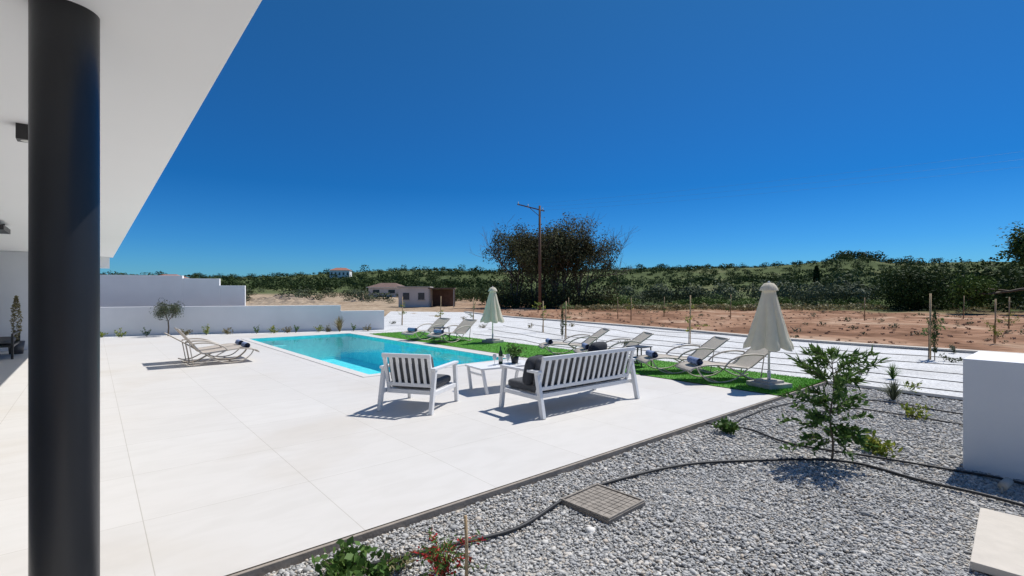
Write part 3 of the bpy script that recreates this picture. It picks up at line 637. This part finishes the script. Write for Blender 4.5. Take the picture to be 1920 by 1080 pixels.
tree('broadleaf_tree',41.5,39.5,7.2,'l_hedge',11000,0.26,0.15,spread=0.6,depth=5,cl=0.33,up=0.15)
n=220; az_=rng.uniform(0.1,1.15,n); D=rng.uniform(49,54,n); r_=rng.uniform(0.3,0.8,n)
mass('dry_grass_verge',az_*D,D,r_,r_*0.8,'l_dry',60,0.35)
n=1100; D=rng.uniform(17,50,n); az_=rng.uniform(-0.05,1.2,n); x=az_*D; y=D
ex=np.array([e[0] for e in edge[3:]]); ey=np.array([e[1] for e in edge[3:]])
yb=np.interp(x,ex[:8],ey[:8]); keep=y>yb+0.5; x,y=x[keep],y[keep]
r_=rng.uniform(0.02,0.10,len(x)); mass('soil_clods',x,y,r_,r_*0.8,'clod',16,0.9,nn=0.3)
k=rng.uniform(size=len(x))<0.14; x2,y2=x[k]+0.5,y[k]+0.4; r_=rng.uniform(0.08,0.22,len(x2)); mass('field_weeds',x2,y2,r_,r_*1.1,'l_olive',24,0.5)
def house(name,x,y,w,d,h,rz,roof=None,porch=False,z=None,wall='housewall'):
    mb=MB(); z0=float(height(x,y)) if z is None else z
    mb.box((0,0,h/2),(w,d,h),wall)
    nw=max(2,int(w/2.2))
    for i in range(nw):
        xx=-w/2+(i+0.5)*w/nw
        mb.box((xx,-d/2-0.01,h*0.56),(w/nw*0.42,0.06,h*0.34),'window'); mb.box((xx,-d/2-0.03,h*0.37),(w/nw*0.52,0.1,0.08),'concrete')
    if roof:
        e=0.35; rh=w*0.14; V_=[(-w/2-e,-d/2-e,h),(w/2+e,-d/2-e,h),(w/2+e,d/2+e,h),(-w/2-e,d/2+e,h),(-w/4,0,h+rh),(w/4,0,h+rh)]
        mb.add(V_,[[0,1,5,4],[1,2,5,5],[2,3,4,5],[3,0,4,4]],roof); mb.box((0,0,h-0.05),(w+2*e-0.02,d+2*e-0.02,0.08),'plaster')
    else: mb.box((0,0,h+0.06),(w+0.3,d+0.3,0.14),'concrete')
    if porch:
        mb.box((w/2+1.5,0,h-0.1),(3.2,d,0.12),'darkroof'); mb.box((w/2+1.5,d/2-0.1,h/2-0.1),(2.95,0.12,h-0.2),'darkroof')
        for k in(0,2.9): mb.box((w/2+0.1+k,-d/2+0.1,h/2-0.1),(0.12,0.12,h-0.16),'concrete')
    mb.build(name,(x,y,z0),rz)
house('white_cottage',-12.0,62,3.6,4.5,2.4,R(4),porch=True,z=-0.12,wall='housewall')
house('farm_shed',-26,104,6.5,5,2.0,R(-5),roof='darkroof')
house('hill_villa',-100,290,11,8,4.6,R(8),roof='redroof',wall='plaster')
house('suburban_house',-102,148,7,6,4.0,R(10),roof='redroof')
house('suburban_house',-115,142,8,7,4.6,R(0),wall='plaster')
n=40; az_=rng.uniform(-0.9,-0.6,n); D=rng.uniform(120,145,n); r_=rng.uniform(1.5,2.6,n)
mass('suburb_trees',az_*D,D,r_,r_*rng.uniform(1.2,1.8,n),'l_dark',160,0.22,tvar=rng.uniform(0.3,1,n),nn=0.4)
def mound():
    mb=MB(); n=26; 
    for (x,y,rx,h) in((-33,75,7,1.0),(-26,85,5,0.7),(-40,88,8,1.3),(-20,95,6,0.6)):
        g=np.linspace(-1,1,n); gx,gy=np.meshgrid(g,g); rr=np.sqrt(gx**2+gy**2); z=h*np.clip(1-rr,0,1)**0.8*(1+0.5*rng.normal(size=rr.shape)*0.5)-0.15
        v=np.stack([x+gx*rx,y+gy*rx*0.7,z],-1).reshape(-1,3); f_=[[i*n+j,i*n+j+1,(i+1)*n+j+1,(i+1)*n+j] for i in range(n-1) for j in range(n-1)]
        mb.add(v,f_,'dirt')
    mb.build('rubble_mounds')
M['dirt']=simple('rubble_dirt',(0.36,0.28,0.20),1.0,var=0.35,scale=2,bump=0.5,bscale=5)
mound()
def staked(x,y,h,kind='l_yellow',stake=True,sh=1.1,z=-0.03,n=60,cr=0.16):
    mb=MB()
    if stake: mb.tube([(0.05,0,-0.05),(0.05+rng.normal(0,.02),0,h)],0.022,'stake',8)
    P=spline([(0,0,-0.03),(0.03,0.02,sh*0.5),(rng.normal(0,.05),0,sh)],4); mb.tube(P,np.linspace(0.012,0.005,len(P)),'bark',5)
    c=[]
    for k in range(7):
        b0=P[rng.integers(3,len(P))]; dr=rng.normal(size=3)*cr; dr[2]=abs(dr[2])*0.7; e=b0+dr; mb.tube([b0,(b0+e)/2+[0,0,.02],e],0.004,'bark',4)
        for j in range(n//7): c.append(b0+dr*rng.uniform(0.3,1.1)+rng.normal(0,0.035,3))
    mb.leaves(np.array(c),0.085,0.035,kind,rng.uniform(0,1,len(c)))
    mb.build('staked_sapling' if stake else 'sapling',(x,y,z))
for (x,y,h,k,sh) in [(-5.8,26,1.5,'l_yellow',1.3),(-4.3,29.5,1.5,'l_yellow',.6),(-2.2,27.7,1.45,'l_green',.9),(1.3,21.4,1.35,'l_yellow',1.15),(1.95,18.4,1.4,'l_green',1.2),(5.98,16.8,1.63,'l_yellow',1.2),(10.7,12.75,1.7,'l_green',1.0),(16.8,17.3,1.5,'l_yellow',.7),(7.4,31,1.4,'l_yellow',1.2),(7.0,33,1.4,'l_green',1.2),(14.5,33,1.6,'l_green',1.0),(11,36,1.4,'l_green',.7),(22,31,1.4,'l_green',1.1),(4.5,40,1.3,'l_green',1),(24,24,1.5,'l_yellow',.7),(30,33,1.5,'l_green',.9)]:
    staked(x,y,h,k,True,sh,n=110,cr=0.2)
for (x,y,h) in[(1.85,18.3,1.1),(10.78,12.65,1.3)]:
    mb=MB(); mb.tube([(0,0,-.05),(0,0,h)],[0.012,0.004],'bark',5); n=500; z=rng.uniform(0.15,1,n)*h; rr=0.075*np.sin(np.clip(z/h,0.05,0.98)*math.pi)**0.6*rng.uniform(0.3,1,n); th=rng.uniform(0,6.28,n)
    mb.leaves(np.stack([rr*np.cos(th),rr*np.sin(th),z],1),0.06,0.018,'l_dark',rng.uniform(0.3,1,n),dirs=np.tile([0,0,1.],(n,1))); mb.build('cypress_sapling',(x,y,-0.03))
def bush(name,x,y,r,h,n,ll,lw,mat,z=-0.05,flowers=None):
    mb=MB(); c=[];d=[]
    ns=max(6,n//22)
    for k in range(ns):
        a_=rng.uniform(0,6.28); t_=rng.uniform(0.1,1)**0.6; e=np.array([r*t_*math.cos(a_),r*t_*math.sin(a_),h*rng.uniform(0.45,1)*(1.1-0.4*t_)])
        m_=e*[0.45,0.45,0.6]; P=spline([(0,0,0),m_,e],3); mb.tube(P,0.0035 if r<0.6 else 0.006,'bark',4)
        for j in range(n//ns):
            s_=rng.uniform(0.35,1.05); i0=min(len(P)-1,int(s_*(len(P)-1))); c.append(P[i0]+rng.normal(0,0.12*r,3)); d.append(e/np.linalg.norm(e)*0.6+rng.normal(0,0.5,3))
    c=np.array(c); c[:,2]=np.maximum(c[:,2],0.01)
    mb.leaves(c,ll,lw,mat,rng.uniform(0,1,len(c)),dirs=np.array(d))
    if flowers:
        k=rng.integers(0,len(c),flowers[1]); mb.leaves(c[k]+rng.normal(0,0.03,(len(k),3))+[0,0,0.04],flowers[2],flowers[2]*0.6,flowers[0],0.7)
    mb.build(name,(x,y,z))
def tuft(name,x,y,h,n,mat,r=0.25,z=-0.05,w=0.012):
    mb=MB()
    for k in range(n):
        a_=rng.uniform(0,6.28); t_=rng.uniform(0.1,1); e=np.array([math.cos(a_)*r*t_,math.sin(a_)*r*t_,h*(1.1-0.6*t_)]); s_=np.array([-math.sin(a_),math.cos(a_),0])*w/2
        m_=e*[0.4,0.4,0.65]; mb.add([-s_,s_,m_+s_*1.1,m_-s_*1.1,e+s_*0.1,e-s_*0.1],[[0,1,2,3],[3,2,4,5]],mat,rng.uniform(0,1))
    mb.build(name,(x,y,z))
def mainsap():
    mb=MB(); c=[];d=[];c2=[];d2=[]
    P=spline([(0,0,0),(0.01,0,0.2),(-0.015,0.01,0.45),(0.02,0,0.75),(0.0,0,1.0)],5); mb.tube(P,np.linspace(0.012,0.005,len(P)),'bark',6)
    for k in range(60):
        i0=rng.integers(5,len(P)); b0=P[i0]; a_=rng.uniform(0,6.28); L_=rng.uniform(0.14,0.38)*(1.1-0.15*(b0[2]>0.8)); up=rng.uniform(0.1,0.8) if b0[2]>0.5 else rng.uniform(-0.35,0.45)
        e=b0+np.array([math.cos(a_),math.sin(a_),up])*L_; Q=spline([b0,(b0+e)/2+[0,0,0.03],e],4); mb.tube(Q,0.003,'bark',4)
        for q_ in Q[2:]:
            for j in range(5 if b0[2]>0.55 else 4):
                dd=(e-b0)/L_+rng.normal(0,0.6,3)
                (c if b0[2]>0.55 else c2).append(q_+dd*0.03); (d if b0[2]>0.55 else d2).append(dd)
    mb.leaves(c,0.115,0.020,'l_green',rng.uniform(0.35,1,len(c)),dirs=d); mb.leaves(c2,0.07,0.036,'l_green',rng.uniform(0.1,0.8,len(c2)),dirs=d2)
    mb.build('oleander_sapling',(3.29,5.10,-0.04))
mainsap()
bush('ground_cover_shrub',2.72,6.15,0.2,0.2,220,0.06,0.04,'l_green')
bush('flowering_shrub',3.95,5.35,0.24,0.22,230,0.075,0.03,'l_yellow',flowers=('l_yellow',25,0.03))
bush('flowering_shrub',5.55,6.85,0.22,0.24,160,0.06,0.03,'l_yellow')
tuft('ornamental_grass',6.15,8.0,0.35,120,'l_olive',0.33)
tuft('ornamental_grass',7.6,9.9,0.35,70,'l_green',0.25)
bush('small_shrub',6.9,8.6,0.25,0.3,60,0.06,0.03,'l_yellow')
bush('small_shrub',3.9,6.1,0.12,0.12,50,0.05,0.03,'l_green')
bush('small_shrub',3.55,5.9,0.10,0.10,40,0.05,0.02,'l_yellow')
bush('geranium_plant',-0.97,2.98,0.24,0.20,330,0.055,0.045,'l_green')
bush('geranium_plant',-0.80,3.02,0.16,0.14,150,0.05,0.04,'l_green')
def redpl():
    mb=MB(); c=[];r2=[]
    for k in range(26):
        a_=rng.uniform(0,6.28); L_=rng.uniform(0.08,0.34); e=np.array([math.cos(a_)*L_,math.sin(a_)*L_*0.6,rng.uniform(0.05,0.22)]); Q=spline([(0,0,0),e*[.4,.4,.9],e],4); mb.tube(Q,0.0022,'l_red' if k%3 else 'l_dry',4)
        for q_ in Q[2:]:
            c.append(q_+rng.normal(0,0.012,3)); c.append(q_+rng.normal(0,0.015,3))
            if q_ is Q[-1] or rng.uniform()<0.3:
                for j in range(5): r2.append(q_+rng.normal(0,0.012,3))
    mb.leaves(c,0.05,0.012,'l_green',rng.uniform(0.4,1,len(c))); mb.leaves(r2,0.026,0.017,'l_red',rng.uniform(0,1,len(r2)))
    mb.build('red_flowering_plant',(-0.42,3.02,-0.04))
redpl()
bush('dry_shrub',-0.72,3.1,0.16,0.14,90,0.045,0.012,'l_dry')
mb=MB(); mb.tube([(0,0,-0.06),(0.0,0,0.18),(-0.006,0,0.38)],[0.0105,0.010,0.0095],'stake',10); mb.lathe([(0.012,0.13),(0.0125,0.135),(0.012,0.14)],'stake',n=12); mb.build('bamboo_stake',(-0.268,2.93,0))
for i,(px_,kind) in enumerate([(-15.6,0),(-15.0,0),(-13.0,1),(-12.3,0),(-11.6,1),(-10.6,2),(-9.5,1),(-9.2,2),(-8.35,0),(-8.0,1),(-6.4,1),(-14.2,2),(-7.0,2),(-10.0,0)]):
    yy=22.35+(px_+5.75)*0.3636
    if kind==0: bush('border_shrub',px_,yy,0.24,0.45,110,0.08,0.035,'l_yellow')
    elif kind==1: bush('border_shrub',px_,yy,0.28,0.36,120,0.08,0.035,'l_dry')
    else: bush('border_shrub',px_,yy,0.16,0.5,100,0.07,0.03,'l_green')
tuft('young_palm',-7.55,21.75,0.75,60,'l_dry',0.45,w=0.03)
def olive():
    mb=MB(); tips=[]; mb.tube([(0,0,-.05),(0.02,0,0.35),(0,0,0.62)],[0.03,0.025,0.022],'bark',8)
    for k in range(5):
        a_=k*1.25; grow(mb,(0,0,0.58),(0.7*math.cos(a_),0.7*math.sin(a_),1),0.32,0.012,2,0.5,tips,up=0.2,nch=3,shrink=0.75,nseg=5)
    P=np.array([t_[0] for t_ in tips]); n=2600; k=rng.integers(0,len(P),n); pp=P[k]+rng.normal(0,0.10,(n,3)); c=np.array([0,0,1.12])
    d_=np.sqrt((((pp-c)/[0.64,0.64,0.58])**2).sum(1)); pp=pp[d_<1]; mb.leaves(pp,0.075,0.022,'l_olive',rng.uniform(0,1,len(pp)))
    mb.build('olive_tree',(-13.45,19.4,-0.02))
olive()
mb=MB(); mb.lathe([(0.001,0),(0.14,0.001),(0.18,0.35),(0.001,0.34)],'pot',n=20); n=600; z=rng.uniform(0,1,n); rr=0.12*np.sin((z*0.85+0.1)*math.pi)*rng.uniform(0.5,1,n); th=rng.uniform(0,6.28,n)
mb.leaves(np.stack([rr*np.cos(th),rr*np.sin(th),0.35+z*1.25],1),0.08,0.03,'l_dry',rng.uniform(0,1,n)); x,y=W(-10.3,15.9); mb.build('potted_cypress',(x,y,0))
for (x,y) in[(0.9,24),(-6.5,27),(3.7,16.2),(10.9,12.3),(7.3,10.4),(-1.4,24),(12.5,14),(-3,31),(3.0,25)]:
    bush('gravel_garden_shrub',x,y,0.25,0.3,90,0.07,0.03,'l_dry' if rng.uniform()<0.4 else 'l_olive')
# ------------------------------------------------------------------ light, world, camera
el=R(58); sx,sy=0.80,0.60
sd=Vector((sx*math.cos(el),sy*math.cos(el),math.sin(el))).normalized()
sun=bpy.data.lights.new('sun','SUN'); sun.energy=4.9; sun.angle=R(0.53); sun.color=(1.0,0.965,0.91)
so=bpy.data.objects.new('sun',sun); scene.collection.objects.link(so); so.rotation_euler=sd.to_track_quat('Z','Y').to_euler()
w=bpy.data.worlds.new('World'); scene.world=w; w.use_nodes=True; nt=w.node_tree; bg=nt.nodes['Background']
sk=nt.nodes.new('ShaderNodeTexSky'); sk.sky_type='NISHITA'; sk.sun_disc=False; sk.sun_elevation=el; sk.sun_rotation=math.atan2(sx,sy)
sk.air_density=1.0; sk.dust_density=0.1; sk.ozone_density=3.0; sk.altitude=0
tcw=nt.nodes.new('ShaderNodeTexCoord'); sep=nt.nodes.new('ShaderNodeSeparateXYZ'); nt.links.new(tcw.outputs['Generated'],sep.inputs[0])
rp=ramp(nt,[(0.0,(0.24,0.60,1.0)),(0.09,(0.14,0.50,0.93)),(0.20,(0.07,0.42,0.78)),(0.5,(0.19,0.55,0.76)),(1.0,(0.7,0.9,1.0))]); nt.links.new(sep.outputs['Z'],rp.inputs['Fac'])
mu=nt.nodes.new('ShaderNodeMix'); mu.data_type='RGBA'; mu.blend_type='MULTIPLY'; mu.inputs['Factor'].default_value=1
hs=nt.nodes.new('ShaderNodeHueSaturation'); hs.inputs['Saturation'].default_value=1.15
nt.links.new(sk.outputs[0],hs.inputs['Color']); nt.links.new(hs.outputs[0],mu.inputs['A']); nt.links.new(rp.outputs['Color'],mu.inputs['B']); nt.links.new(mu.outputs['Result'],bg.inputs['Color']); bg.inputs['Strength'].default_value=0.105
cam=bpy.data.cameras.new('camera'); cam.sensor_width=36; cam.lens=930/1920*36; cam.shift_y=8/1920; cam.clip_end=9000; cam.clip_start=0.05
co=bpy.data.objects.new('camera',cam); scene.collection.objects.link(co); co.location=(0,0,1.7); co.rotation_euler=(R(90),0,0); scene.camera=co
scene.view_settings.view_transform='Standard'; scene.view_settings.look='None'; scene.view_settings.exposure=0
